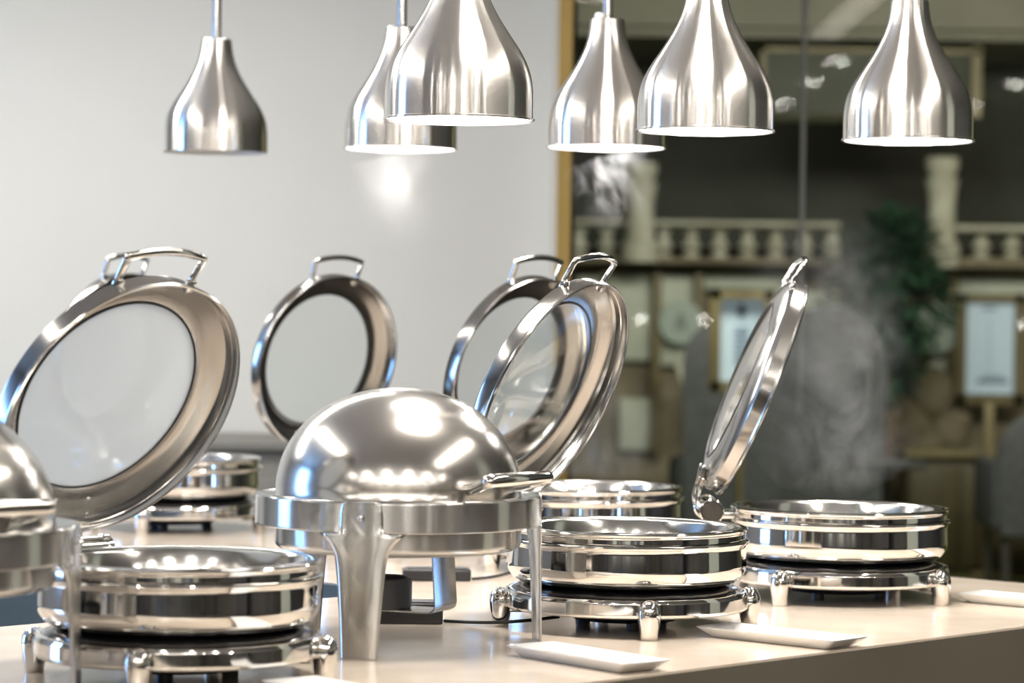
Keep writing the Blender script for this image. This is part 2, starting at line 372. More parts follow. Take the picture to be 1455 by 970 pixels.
def stand(x, y, f0, label, group='footed ring stands under the chafing dishes'):
    t = thing('chafing_stand', label, 'stand', (x, y, CT), R(f0), group)
    bm = NB(); lathe(bm, [(.187, .032), (.198, .031), (.2005, .033), (.2012, .0355), (.2013, .037), (.2013, .038), (.2009, .053), (.2009, .054), (.2007, .0555), (.1985, .0605), (.194, .0625), (.188, .0615), (.187, .057)], 128, closed=True)
    obj('ring', bm, 'chrome', t, 35)
    bm = NB(); lathe(bm, [(0, .050), (.18, .050), (.188, .054), (.188, .0615), (.183, .066), (.172, .0708), (.155, .0712), (0, .0712)], 96)
    obj('heater_plate', bm, 'black_glass', t, 35)
    bm = NB(); lathe(bm, [(0, .012), (.085, .012), (.092, .018), (.10, .050), (0, .050)], 64)
    for k in range(3):
        cyl(bm, (.075 * math.cos(k * 2.09), .075 * math.sin(k * 2.09), 0), (.075 * math.cos(k * 2.09), .075 * math.sin(k * 2.09), .013), .012, 16)
    obj('heater_body', bm, 'black_plastic', t, 35)
    for k in range(4):
        a = k * math.pi / 2
        bm = NB(); lathe(bm, [(0, 0), (.0125, 0), (.0138, .002), (.0155, .014), (.0185, .033), (.0188, .042), (.0172, .051), (.0135, .058), (.0075, .0625), (0, .064)], 32)
        f = obj('foot', bm, 'chrome', t, 40, (.2085 * math.cos(a), .2085 * math.sin(a), 0))
        if k % 4 == 0:
            bm = NB(); box(bm, (0, 0, .044), (.03, .02, .018), .003)
        else:
            bm = NB(); box(bm, (0, 0, .044), (.03, .02, .018), .003)
        b_ = obj('bracket', bm, 'chrome_soft', t, 40, (.183 * math.cos(a), .183 * math.sin(a), -.012)); b_.rotation_euler = (0, 0, a)
    return t
PA, PB, PC, PD, PE, PF4 = (-.4607, 3.933), (.193, 4.64), (.604, 5.155), (-.285, 6.25), (.150, 5.68), (-.781, 6.56)
dish(*PA, 48, 62, 'large round steel chafing dish at lower left, its raised lid fogged with steam', rl=.202, glass='fogged_glass')
dish(*PB, 60, 66, 'round steel chafing dish just right of the domed chafer, clear lid raised')
dish(*PC, 91, 68, 'round steel chafing dish farthest right, its raised lid seen edge-on', rl=.207)
dish(*PD, 45, 77, 'round steel chafing dish hidden behind the domed chafer, only its raised lid showing', rl=.2)
dish(*PE, 48, 74, 'round steel chafing dish behind the two right-hand dishes, lid overlapped by the nearer lid', rl=.2)
dish(*PF4, 57, 77, 'small-looking far round chafing dish at left, in the gap beside the big fogged lid', rl=.203)
stand(*PA, -98, 'footed chrome ring stand under the large dish at lower left')
stand(*PB, -82, 'footed chrome ring stand with egg-shaped foot in front, right of the domed chafer')
stand(*PC, -126, 'footed chrome ring stand under the farthest right dish')
stand(*PD, -100, 'footed chrome ring stand behind the domed chafer')
stand(*PE, -152, 'footed chrome ring stand under the back dish, behind the middle one')
stand(*PF4, -104, 'footed chrome ring stand under the far left dish, in the background')

# ------------------------------------------------------------------ roll-top dome chafers
def rolltop(x, y, legs, ha, label, group):
    t = thing('dome_chafer', label, 'chafing dish', (x, y, CT), 0, group)
    RB = .2202
    bm = NB(); lathe(bm, [(.2175, .186), (RB, .185), (RB + .001, .1858), (RB + .0014, .187), (RB + .0014, .189), (RB + .0011, .226), (RB + .0011, .228), (RB + .0008, .2298), (RB, .231), (.2175, .2305), (.198, .2245), (.1945, .2245), (.1945, .2225), (.2172, .2225)], 160, closed=True)
    obj('frame_band', bm, 'band_steel', t, 30)
    bm = NB(); lathe(bm, [(0, .147), (.178, .147), (.185, .149), (.1895, .153), (.1905, .156), (.1908, .160), (.1925, .2205), (.1925, .2225), (.1945, .2235), (.19, .2242), (.186, .160), (.176, .152), (0, .151)], 96)
    obj('water_pan', bm, 'band_steel', t, 35)
    # dome
    D = .1905; Hd = .168; z0 = .2275
    pr = [(D - .004, z0 - .002), (D + .001, z0 - .002), (D + .0015, z0 + .002), (D, z0 + .004), (D - .0004, z0 + .02)]
    pr += [(D * math.cos(R(a)) ** .96, z0 + .01 + (Hd - .01) * math.sin(R(a))) for a in range(6, 90, 3)] + [(0, z0 + Hd)]
    pr += [(D - .002, z0 + Hd - .003)][:0]
    inner = [(max(r - .0016, 0), z - .0016 if r < .17 else z) for r, z in pr[::-1] if r < D - .0003 and r > 0]
    bm = NB(); lathe(bm, pr, 160); dm = obj('dome_lid', bm, 'dome_steel', t, 40)
    # handle: bar along the front of the dome on two short arms
    a = R(ha); rad = Vector((math.cos(a), math.sin(a), 0)); tan = Vector((-math.sin(a), math.cos(a), 0))
    zc = .262; L = .068
    pts = [rad * .232 - tan * L * .98, rad * .2385 - tan * L, rad * .2425 - tan * L * .9, rad * .2475 - tan * L * .4, rad * .249, rad * .2475 + tan * L * .4, rad * .2425 + tan * L * .9, rad * .2385 + tan * L, rad * .232 + tan * L * .98]
    pts = [p + Vector((0, 0, zc + .004 * (1 - (abs(i - 4) / 4) ** 2))) for i, p in enumerate(pts)]
    bm = NB(); tube(bm, smooth_path(pts, 4), [.0105] * (8 * 4 + 1), 20)
    hd = obj('handle', bm, 'chrome', dm, 60)
    for s in (-1, 1):
        q = [rad * .176 + tan * s * L * .72 + Vector((0, 0, zc - .016)), rad * .20 + tan * s * L * .84 + Vector((0, 0, zc - .013)), rad * .234 + tan * s * L * .95 + Vector((0, 0, zc - .001))]
        bm = NB(); tube(bm, smooth_path(q, 4), .0058, 14, 1.3); obj('handle_arm', bm, 'chrome', hd, 60)
    # legs: plates that follow the band, flaring into it
    rows = [(0, .0285), (.002, .0285), (.06, .0318), (.11, .0358), (.135, .0385), (.15, .041), (.16, .0445), (.17, .051), (.178, .059), (.1845, .068), (.185, .0345), (.2, .0335), (.215, .033), (.226, .031), (.231, .027), (.2335, .019)]
    for la in legs:
        bm = NB(); n = 10; grid = []
        for z, hw in rows:
            rr = RB + .0028 + (.0045 * (1 - z / .185) if z < .185 else 0)
            row = []
            for k in range(n + 1):
                s = -hw + 2 * hw * k / n; an = R(la) + s / rr
                bulge = -.0012 * (s / hw) ** 2 * (1 if z < .16 else 0)
                row.append(bm.verts.new(((rr + bulge) * math.cos(an), (rr + bulge) * math.sin(an), z)))
            grid.append(row)
        for A, B in zip(grid, grid[1:]):
            for k in range(n): bm.faces.new((A[k], A[k + 1], B[k + 1], B[k]))
        lg = obj('leg', bm, 'band_steel', t, 40)
        md = lg.modifiers.new('thickness', 'SOLIDIFY'); md.thickness = .0035; md.offset = -1
        an = R(la + 8); bm = NB()
        lathe(bm, [(.005, 0), (.0045, .002), (.002, .0032), (0, .0035)], 12, M=Matrix.Rotation(R(90), 4, 'Y'))
        bl = obj('bolt', bm, 'screw_steel', lg, 60, ((RB + .0062) * math.cos(R(la)), (RB + .0062) * math.sin(R(la)), .208)); bl.rotation_euler = (0, 0, R(la))
    # fuel tray hanging beneath: bent strap with a black tray
    bm = NB()
    prof = round_corner_path([(.078, 0, .147), (.084, 0, .060), (.076, 0, .053), (-.076, 0, .053), (-.084, 0, .060), (-.078, 0, .147)], .006, 3)
    for A, B in zip(prof, prof[1:]):
        d = B - A
        if d.length < 1e-5: continue
        vs = box(bm, (0, 0, 0), (d.length + .002, .075, .0022)); M = Matrix.Translation((A + B) / 2) @ Matrix.Rotation(-math.atan2(d.z, d.x), 4, 'Y')
        for v in vs: v.co = M @ v.co
    st = obj('fuel_strap', bm, 'band_steel', t, 30); st.rotation_euler = (0, 0, R(ha + 14))
    bm = NB(); lathe(bm, [(0, .0545), (.05, .0545), (.053, .057), (.053, .1), (.0505, .102), (.048, .1), (.048, .06), (0, .06)], 48)
    obj('fuel_cup', bm, 'grey_plastic', t, 35, (-.03, 0, 0))
    return t
rolltop(-.1728, 4.36, (-102, 12, 133), -39, 'large shiny domed chafer on three flat legs at the centre', 'dome-lidded chafers')
rolltop(-.7815, 3.65, (-108, -1, 125), -50, 'domed chafer cut off by the left edge, standing before the fogged lid', 'dome-lidded chafers')

# ------------------------------------------------------------------ power blocks and cables
def power(px, py, L, W, H, label, rot):
    q = P(px, py, 1); d = (CAMZ - CT) / (CAMZ - q.z); q = P(px, py, d)
    t = thing('power_block', label, 'power block', (q.x, q.y, CT), rot)
    bm = NB(); box(bm, (0, 0, H / 2), (L, W, H), .004); obj('housing', bm, 'black_plastic', t)
    bm = NB(); box(bm, (0, 0, H + .001), (L * .85, W * .7, .002)); obj('cover', bm, 'grey_plastic', t)
    return t
p1 = power(560, 884, .16, .07, .034, 'black power block lying under the central domed chafer', R(2))
p2 = power(620, 824, .13, .06, .022, 'flat dark power block on the counter behind the central domed chafer', R(4))
def cable(p, q, sag, label):
    bm = NB(); p = Vector(p); q = Vector(q); pts = [p.lerp(q, k / 12) + Vector((0, -sag * math.sin(math.pi * k / 12), 0)) for k in range(13)]
    tube(bm, pts, .0028, 10); o = obj('power_cable', bm, 'cable', None, 60); tag(o, label, 'cable'); return o
cable((p1.location.x + .083, p1.location.y, CT + .003), (PB[0] - .11, PB[1] - .01, CT + .014), .05, 'thin black cable running from the dark block to the middle footed stand')
cable((p2.location.x + .069, p2.location.y, CT + .003), (PE[0] - .12, PE[1] - .06, CT + .004), .05, 'thin black cable behind the domed chafer, nearer the back dish')

# ------------------------------------------------------------------ small white plates
def plate(c, dirv, label):
    d = Vector((dirv[0], dirv[1], 0)).normalized()
    t = NB(); L, W = .136, .046
    def ring(l, w_, z, r=.006):
        out = []
        for sx, sy, a0 in ((1, 1, 0), (-1, 1, 90), (-1, -1, 180), (1, -1, 270)):
            for k in range(4):
                a = R(a0 + k * 30); out.append(((l - r) * sx + r * math.cos(a), (w_ - r) * sy + r * math.sin(a), z))
        return out
    secs = [ring(L - .026, W - .014, 0), ring(L - .022, W - .011, .0015), ring(L - .004, W - .002, .0125), ring(L, W, .0150), ring(L + .0005, W + .0005, .0163), ring(L - .002, W - .002, .0166), ring(L - .02, W - .011, .0085), ring(L - .03, W - .018, .007)]
    rr = [[t.verts.new(p) for p in s] for s in secs]
    for A, B in zip(rr, rr[1:]):
        n = len(A)
        for k in range(n): t.faces.new((A[k], A[(k + 1) % n], B[(k + 1) % n], B[k]))
    t.faces.new(rr[0][::-1]); t.faces.new(rr[-1])
    o = obj('serving_plate', t, 'porcelain', None, 50, (c[0], c[1], CT), (0, 0, math.atan2(d.y, d.x)))
    tag(o, label, 'plate', 'small rectangular white plates along the counter edge')
plate((.116, 4.135), (.62, -.78), 'small white rectangular plate in front of the domed chafer and middle dish')
plate((.43, 4.44), (.74, -.67), 'small white rectangular plate before the gap between the two right dishes')
plate((.94, 5.03), (.75, -.66), 'small white rectangular plate cut off by the right edge')
plate((-.212, 3.70), (.62, -.78), 'small white rectangular plate cut off at the bottom, left of the front chafer leg')

# ------------------------------------------------------------------ pendant heat lamps
LP = [(0, .5), (.12, .5), (.2, .4975), (.27, .489), (.34, .471), (.41, .440), (.475, .402), (.54, .358), (.605, .315), (.67, .273), (.735, .236), (.80, .204), (.865, .179), (.93, .162), (1.0, .151), (1.07, .145)]
def lamp(pxc, pyb, wpx, label, on=True, dia=.24, knob=False):
    d = F * dia / wpx; b = P(pxc, pyb, d); k = dia
    t = thing('pendant_lamp', label, 'lamp', (b.x, b.y, b.z), 0, 'pendant heat lamps above the dishes')
    prof = [(r * k, z * k) for z, r in LP]
    # finer profile by interpolation
    fine = []
    for i in range(len(prof) - 1):
        p0 = prof[max(i - 1, 0)]; p1 = prof[i]; p2 = prof[i + 1]; p3 = prof[min(i + 2, len(prof) - 1)]
        for s in range(4):
            u = s / 4
            fine.append(tuple(.5 * ((2 * b_) + (c_ - a_) * u + (2 * a_ - 5 * b_ + 4 * c_ - d_) * u * u + (3 * b_ - a_ - 3 * c_ + d_) * u ** 3) for a_, b_, c_, d_ in zip(p0, p1, p2, p3)))
    fine.append(prof[-1])
    if on: outer = [(.5 * k - .001, -.0025), (.5 * k + .0028, -.0022), (.5 * k + .003, .0005), (.5 * k + .0003, .0015)]
    else: outer = [(.5 * k - .001, 0)]
    bm = NB(); lathe(bm, outer + fine + [(.135 * k, 1.078 * k), (0, 1.078 * k)], 96); obj('shade', bm, 'brushed_aluminium', t, 35)
    bm = NB(); lathe(bm, [(r - .0022, z) for r, z in fine[:42]] + [(0, fine[41][1])], 64); obj('reflector', bm, 'white_enamel', t, 60)
    bm = NB(); lathe(bm, [(0, .022), (.03, .024), (.05, .032), (.062, .045), (.0635, .058), (.058, .075), (.042, .10), (.026, .125), (.02, .15), (0, .15)], 48)
    obj('bulb', bm, 'bulb' if on else 'bulb_off', t, 60)
    top = 2.998 - b.z
    bm = NB(); cyl(bm, (0, 0, 1.078 * k), (0, 0, top), .0105 if dia > .2 else .009, 24); obj('rod', bm, 'chrome_soft', t, 60)
    bm = NB(); lathe(bm, [(0, top - .03), (.05, top - .03), (.055, top - .02), (.055, top), (0, top)], 32); obj('ceiling_rose', bm, 'chrome_soft', t, 35)
    if knob:
        bm = NB(); lathe(bm, [(.009, 0), (.009, .008), (.006, .012), (0, .013)], 24); obj('switch_knob', bm, 'white_enamel', t, 50, (-.018, -.008, 1.078 * k))
    if on:
        l_ = bpy.data.lights.new('lamp_glow', 'SPOT'); l_.energy = 9; l_.spot_size = R(110); l_.spot_blend = .6; l_.shadow_soft_size = .05; l_.color = (1, .93, .84)
        lo = bpy.data.objects.new('lamp_glow', l_); C.objects.link(lo); lo.parent = t; lo.location = (0, 0, .018)
    return t
lamp(306, 217, 149, 'unlit brushed steel pendant lamp, farthest left', on=False)
lamp(569, 211, 159, 'pendant lamp partly behind the front one, above the rising steam at left')
lamp(652, 169.5, 211, 'largest pendant lamp, hanging over the central dome')
lamp(861, 209, 168, 'pendant lamp half hidden by the one to its right, small white knob on top', knob=True)
lamp(1002, 185.5, 194, 'pendant lamp over the middle dish, third from the right edge of the lit row')
lamp(1289.5, 199.5, 184, 'lit pendant lamp farthest right, above the edge-on lid')
bpy.context.view_layer.update()

# ------------------------------------------------------------------ dining room behind the glass
YB = 16.9
def pbox(bm, xa, ya, xb, yb, d, thick, bevel=0):
    a = P(xa, ya, d); b = P(xb, yb, d)
    return box(bm, ((a.x + b.x) / 2, d, (a.z + b.z) / 2), (abs(b.x - a.x), thick, abs(a.z - b.z)), bevel)
# pale soffit and its band
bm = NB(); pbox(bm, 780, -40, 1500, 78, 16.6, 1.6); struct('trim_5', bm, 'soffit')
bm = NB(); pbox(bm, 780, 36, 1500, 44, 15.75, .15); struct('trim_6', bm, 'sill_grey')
# large dark picture with gold frame, high on the wall
t = thing('framed_picture', 'huge dark picture with a thin gold frame high on the dining room wall', 'picture', P(1235, 160, 15.78))
def rel(o): bpy.context.view_layer.update(); o.matrix_parent_inverse = o.parent.matrix_world.inverted(); return o
bm = NB(); pbox(bm, 1085, 70, 1382, 165, 15.78, .03); rel(obj('canvas', bm, 'dark_wall', t, 0))
bm = NB(); pbox(bm, 1080, 68, 1392, 78, 15.77, .07); pbox(bm, 1380, 68, 1392, 168, 15.77, .07); pbox(bm, 1080, 163, 1392, 168, 15.77, .05); pbox(bm, 1080, 68, 1086, 168, 15.77, .07); rel(obj('frame', bm, 'olive_wood', t, 0))
# stone facade: backing, rails, balusters, finial columns, panels
fac = thing('stone_facade', 'pale carved stone facade with a balustrade across the dining room', 'facade', (P(1130, 500, YB).x, YB, 0))
bm = NB(); pbox(bm, 790, 372, 1600, 790, YB + .25, .3); rel(obj('backing', bm, 'stone_dark', fac, 0))
bm = NB(); pbox(bm, 790, 312, 1190, 324, YB - .1, .28, .01); pbox(bm, 1318, 320, 1600, 332, YB - .1, .28, .01); rel(obj('top_rail', bm, 'stone', fac))
bm = NB(); pbox(bm, 790, 364, 1190, 378, YB - .08, .34, .01); pbox(bm, 1318, 366, 1600, 384, YB - .08, .34, .01); rel(obj('bottom_rail', bm, 'stone_dark', fac))
for cxp in list(range(822, 1190, 40)) + list(range(1350, 1500, 44)):
    a = P(cxp, 322, YB - .1); b_ = P(cxp, 366, YB - .1); h = a.z - b_.z
    bm = NB(); lathe(bm, [(0, 0), (.05, 0), (.05, .02), (.03, .035), (.062, h * .35), (.03, h * .62), (.045, h - .025), (.05, h - .02), (.05, h), (0, h)], 16, c=(b_.x, YB - .1, b_.z)); rel(obj('baluster', bm, 'stone', fac, 50))
for cxp, y0, y1 in ((909, 232, 372), (1337, 224, 380)):
    a = P(cxp, y0, YB - .3); b_ = P(cxp, y1, YB - .3); h = a.z - b_.z
    bm = NB(); lathe(bm, [(0, 0), (.11, 0), (.11, h * .2), (.085, h * .22), (.078, h * .55), (.085, h * .68), (.10, h * .8), (.072, h * .82), (.085, h * .86), (.10, h * .93), (.095, h), (0, h * .97)], 20, c=(b_.x, YB - .3, b_.z)); rel(obj('column', bm, 'stone', fac, 30))
for (xa, ya, xb, yb, mm) in ((820, 392, 852, 500, 'panel_pale'), (860, 388, 924, 512, 'panel_pale'), (938, 388, 984, 520, 'panel_pale'), (998, 386, 1120, 412, 'panel_pale'), (1360, 392, 1500, 425, 'panel_pale'), (880, 565, 934, 640, 'panel_pale'), (1320, 430, 1366, 560, 'panel_pale'), (1098, 412, 1190, 480, 'panel_pale')):
    bm = NB(); pbox(bm, xa, ya, xb, yb, YB + .05, .06, .01); rel(obj('panel', bm, mm, fac))
for (xa, ya, xb, yb) in ((852, 384, 860, 640), (926, 384, 937, 640), (986, 384, 996, 640), (1346, 384, 1358, 640)):
    bm = NB(); pbox(bm, xa, ya, xb, yb, YB, .12, .01); rel(obj('mullion', bm, 'olive_wood', fac))
# slanting carved stones by the right-hand chair
for (pts) in ([(1228, 470), (1252, 470), (1280, 590), (1262, 592)], [(960, 520), (976, 510), (992, 580), (984, 590)]):
    bm = NB(); a = [bm.verts.new(P(*p, YB - .45)) for p in pts]; b_ = [bm.verts.new(v.co + Vector((0, .1, 0))) for v in a]
    for i in range(4): bm.faces.new((a[i], a[(i + 1) % 4], b_[(i + 1) % 4], b_[i]))
    bm.faces.new(a); bm.faces.new(b_[::-1]); rel(obj('slanted_stone', bm, 'stone', fac, 0))
# rock pile
for i, (cx_, cy_, rr_) in enumerate(((1282, 520, 30), (1322, 560, 38), (1290, 600, 36), (1346, 610, 32), (1266, 480, 22), (1310, 636, 40), (1352, 600, 26))):
    bm = NB(); bmesh.ops.create_icosphere(bm, subdivisions=3, radius=rr_ / F * 16.7)
    for v in bm.verts:
        v.co *= 1 + .16 * math.sin(v.co.x * 23 + i) * math.cos(v.co.z * 19 + i * 2) + .08 * math.sin(v.co.y * 40)
        v.co.y *= .4
    c_ = P(cx_, cy_, 16.84); o = obj('boulder', bm, 'stone_dark', fac, 40); o.location = c_; rel(o)
# posters
def poster(xa, ya, xb, yb, d, label, lines, crest):
    c_ = P((xa + xb) / 2, (ya + yb) / 2, d)
    t = thing('framed_poster', label, 'poster', c_, 0)
    bm = NB(); pbox(bm, xa, ya, xb, yb, d, .02); rel(obj('sheet', bm, 'poster', t, 0))
    bm = NB()
    for (a, b, c2, e) in ((xa - 13, ya - 13, xb + 13, ya), (xa - 13, yb, xb + 13, yb + 15), (xa - 13, ya - 13, xa, yb + 15), (xb, ya - 13, xb + 13, yb + 15)): pbox(bm, a, b, c2, e, d - .02, .06)
    rel(obj('frame', bm, 'olive_wood', t, 0))
    bm = NB()
    for (a, b, c2, e) in lines: pbox(bm, a, b, c2, e, d - .014, .006)
    rel(obj('printing', bm, 'poster_ink', t, 0))
    if d < 15:
        zt = P(0, yb, d).z
        bm = NB(); cyl(bm, (c_.x, d + .04, .02), (c_.x, d + .04, zt), .018, 12); rel(obj('pole', bm, 'olive_wood', t, 40))
        bm = NB(); lathe(bm, [(0, 0), (.18, 0), (.18, .015), (.03, .03), (0, .03)], 24, c=(c_.x, d + .04, 0)); rel(obj('base', bm, 'olive_wood', t, 40))
poster(1022, 425, 1086, 542, 13.2, 'light blue poster in an olive frame on a stand, left of the plant', [(1046, 438, 1062, 446), (1050, 432, 1058, 452)] + [(1044, y, 1064, y + 2) for y in range(464, 520, 8)], 1)
poster(1371, 430, 1442, 560, 16.8, 'light blue poster in an olive frame at the right edge', [(1396, 436, 1416, 441)] + [(1404, y, 1408, y + 2) for y in range(456, 530, 9)] + [(1388, 538, 1432, 545), (1396, 533, 1426, 536)], 0)
# round plaques
def plaque(cx_, cy_, r, d, label, kind):
    c_ = P(cx_, cy_, d); t = thing('round_plaque', label, 'plaque', c_)
    M = Matrix.Rotation(R(90), 4, 'X')
    bm = NB(); lathe(bm, [(0, -.012), (r, -.012), (r + .004, 0), (r, .012), (r * .93, .014), (r * .9, .01), (0, .01)], 48, M=M); obj('disc', bm, 'plaque', t, 40)
    bm = NB()
    if kind == 'A':
        for a, b in (((-.028, -.05), (0, .055)), ((.028, -.05), (0, .055)), ((-.017, -.012), (.017, -.012))):
            tube(bm, [(a[0], -.014, a[1]), (b[0], -.014, b[1])], .008, 6)
    else:
        tube(bm, smooth_path([(-.07, -.014, -.03), (-.055, -.014, .01), (-.045, -.014, -.03), (-.02, -.014, .03), (-.012, -.014, -.03), (.01, -.014, .02), (.02, -.014, -.03), (.04, -.014, -.005), (.07, -.014, -.02)], 4), .005, 6)
    obj('emblem', bm, 'plaque_ink', t, 40)
plaque(967, 458, .13, 16.82, 'round grey-green plaque with a dark mark, left of the left poster', 'A')
plaque(1330, 466, .15, 16.82, 'round grey-green plaque with faint script, left of the right poster', 'S')

# big potted plant
pc = P(1262, 390, 16.05)
t = thing('potted_plant', 'tall dark green bushy plant between the two posters', 'plant', (pc.x, 16.05, 0))
bm = NB(); lathe(bm, [(0, 0), (.11, 0), (.13, .02), (.17, .42), (.18, .44), (.16, .44), (.15, .40), (0, .40)], 32); obj('pot', bm, 'clay', t, 35)
bm = NB(); tube(bm, smooth_path([(0, 0, .4), (.03, .02, .8), (-.02, 0, 1.2), (.02, 0, 1.6)], 4), [.035] * 5 + [.03] * 4 + [.022] * 4, 10); obj('trunk', bm, 'clay', t, 60)
bm = NB()
for i in range(1700):
    while True:
        p = Vector((random.uniform(-1, 1), random.uniform(-1, 1), random.uniform(-1, 1)))
        if p.length < 1 and p.length > .3: break
    lobe = random.choice(((0, 0, 1.66, .31), (-.14, 0, 1.42, .25), (.12, 0, 1.46, .25), (.04, 0, 1.80, .2), (-.02, .05, 1.15, .2)))
    q = Vector(lobe[:3]) + p * lobe[3]
    dr = (p + Vector((random.uniform(-.5, .5), random.uniform(-.5, .5), random.uniform(-.7, .3)))).normalized(); sd = dr.cross(Vector((0, 0, 1)))
    if sd.length < .1: sd = Vector((1, 0, 0))
    sd = sd.normalized(); Ln = random.uniform(.07, .13); up_ = dr.cross(sd) * .01
    v = [bm.verts.new(q), bm.verts.new(q + dr * Ln * .5 + sd * Ln * .22 + up_), bm.verts.new(q + dr * Ln), bm.verts.new(q + dr * Ln * .5 - sd * Ln * .22 + up_)]
    bm.faces.new((v[0], v[1], v[2])); bm.faces.new((v[0], v[2], v[3]))
o = obj('foliage', bm, 'leaf', t, 0); o['kind'] = 'stuff'

# high-backed lounge chairs
def chair(pxc, pyt, halfpx, d, label, seat_h=.46):
    c_ = P(pxc, pyt, d); hw = halfpx / F * d; top = c_.z
    t = thing('lounge_chair', label, 'chair', (c_.x, d, 0), 0, 'grey high-backed dining chairs')
    def slab(y0, y1, z0, z1, hw_, nm, r=1.0):
        bm = NB(); pts = []
        for k in range(25):
            a = math.pi * k / 24; pts.append((hw_ * math.cos(a), z1 - hw_ * 1.15 + hw_ * 1.15 * math.sin(a) ** r))
        pts = [(hw_ * .92, z0)] + pts + [(-hw_ * .92, z0)]
        A = [bm.verts.new((x, y0 + .06 * (1 - (x / hw_) ** 2), z)) for x, z in pts]; B = [bm.verts.new((x * .96, y1, z - .02)) for x, z in pts]
        n = len(pts)
        for i in range(n): bm.faces.new((A[i], A[(i + 1) % n], B[(i + 1) % n], B[i]))
        bm.faces.new(A); bm.faces.new(B[::-1]); bmesh.ops.triangulate(bm, faces=[f for f in bm.faces if len(f.verts) > 4])
        return obj(nm, bm, 'upholstery', t, 30)
    slab(-.06, .08, .3, top, hw, 'backrest', .8)
    bm = NB(); box(bm, (0, .3, .40), (hw * 1.7, .6, .14), .04); obj('seat', bm, 'upholstery', t, 40)
    for s in (-1, 1):
        bm = NB(); box(bm, (s * hw * .93, .27, .5), (.09, .6, .36), .035); obj('armrest', bm, 'upholstery', t, 40)
        for yy in (.0, .52):
            bm = NB(); cyl(bm, (s * hw * .75, yy, 0), (s * hw * .8, yy, .34), .02, 12); obj('leg', bm, 'dark_cabinet', t, 40)
chair(1176, 436, 84, 14.9, 'grey high-backed rounded chair behind the steam at right')
chair(1036, 452, 66, 14.0, 'grey high-backed rounded chair partly behind the edge-on lid')
# low dark table beside chairs
c_ = P(1262, 655, 14.2)
t = thing('side_table', 'low round dark table beside the grey chair behind the far right dish', 'table', (c_.x, 14.2, 0))
hh = c_.z
bm = NB(); lathe(bm, [(0, hh - .03), (.19, hh - .03), (.2, hh - .02), (.2, hh), (0, hh)], 40); obj('table_top', bm, 'upholstery', t, 35)
bm = NB(); cyl(bm, (0, 0, .02), (0, 0, hh - .03), .03); obj('pedestal', bm, 'dark_cabinet', t, 60)
bm = NB(); lathe(bm, [(0, 0), (.16, 0), (.16, .015), (0, .03)], 32); obj('foot', bm, 'dark_cabinet', t, 35)
# wooden cabinet at right
a = P(1290, 648, 15.3); b_ = P(1600, 648, 15.3)
t = thing('sideboard', 'brown wooden sideboard under the right poster', 'cabinet', ((a.x + b_.x) / 2, 15.55, 0))
W_ = b_.x - a.x; hh = a.z
bm = NB(); box(bm, (0, 0, hh / 2), (W_, .5, hh), .01); obj('body', bm, 'cabinet_wood', t)
bm = NB(); box(bm, (0, -.01, hh + .012), (W_ + .04, .56, .03), .006); obj('top', bm, 'olive_wood', t)
for k in range(4):
    bm = NB(); box(bm, (-W_ / 2 + W_ / 4 * (k + .5), -.26, hh / 2), (W_ / 4 - .03, .03, hh - .1), .006); dd = obj('door', bm, 'cabinet_wood', t)
    bm = NB(); lathe(bm, [(0, -.03), (.012, -.025), (.008, 0)], 12, c=(-W_ / 2 + W_ / 4 * (k + .5) + .1, -.275, hh * .6), M=Matrix.Rotation(R(90), 4, 'X')); obj('knob', bm, 'gold_trim', dd)
# olive post in front of it
c_ = P(1404, 690, 15.12); z1 = P(1404, 572, 15.12).z
bm = NB(); box(bm, (0, 0, z1 / 2), (.05, .05, z1), .006); box(bm, (0, 0, .02), (.16, .16, .04), .006); o = obj('barrier_post', bm, 'olive_wood', None); o.location = (c_.x, 15.12, 0)
tag(o, 'slim olive post standing before the wooden sideboard at right', 'post')
# dark armchair at far right edge
c_ = P(1475, 570, 14.9)
chair(1480, 585, 62, 14.4, 'dark grey chair cut off by the right edge below the poster')
# bright shelf strip
t = NB(); pbox(t, 1098, 158, 1196, 172, 16.0, .2, .01); o = obj('wall_shelf', t, 'panel_pale'); tag(o, 'short pale ledge high in the dining room between two lamps', 'shelf')

# ------------------------------------------------------------------ around the camera: pillar, spotlights, and unseen furniture and wall lights added for reflections
bm = NB(); box(bm, (3.1, 4.5, 1.5), (.55, .6, 3)); struct('trim_7', bm, 'pillar_paint')
def cabinet(x, y, w_, h, rot, m, label):  # unseen cabinets, put in to darken the low reflections in the dishes
    t = thing('reflection_cabinet', label, 'cabinet', (x, y, 0), R(rot))
    bm = NB(); box(bm, (0, 0, h / 2), (w_, .5, h), .01); obj('body', bm, m, t)
    for k in range(2):
        bm = NB(); box(bm, (-w_ / 4 + w_ / 2 * k, .26, h / 2), (w_ / 2 - .02, .02, h - .08), .004); obj('door', bm, m, t)
cabinet(-3.4, -3.6, 1.2, 1.35, 0, 'dark_cabinet', 'black double-door cabinet added for reflections, left corner behind the camera')
cabinet(-.6, -3.6, 1.0, 1.2, 0, 'navy_paint', 'grey double-door cabinet added for reflections, middle behind the camera')
cabinet(2.6, -3.6, 1.5, 1.3, 0, 'dark_cabinet', 'black double-door cabinet added for reflections, right behind the camera')
cabinet(5.0, .5, 1.2, 1.25, 90, 'dark_cabinet', 'unseen black double-door cabinet added for reflections, right-hand wall')
cabinet(-5.0, .2, 1.3, 1.3, -90, 'blue_grey', 'unseen blue-grey double-door cabinet added for reflections, left-hand wall')
t = thing('reflection_table', 'long dark table added behind the camera for reflections', 'table', (0.2, -1.9, 0))  # unseen table, added as a dark shape reflected in the pots
bm = NB(); box(bm, (0, 0, .82), (3.6, .7, .05), .006); obj('table_top', bm, 'dark_panelling', t)
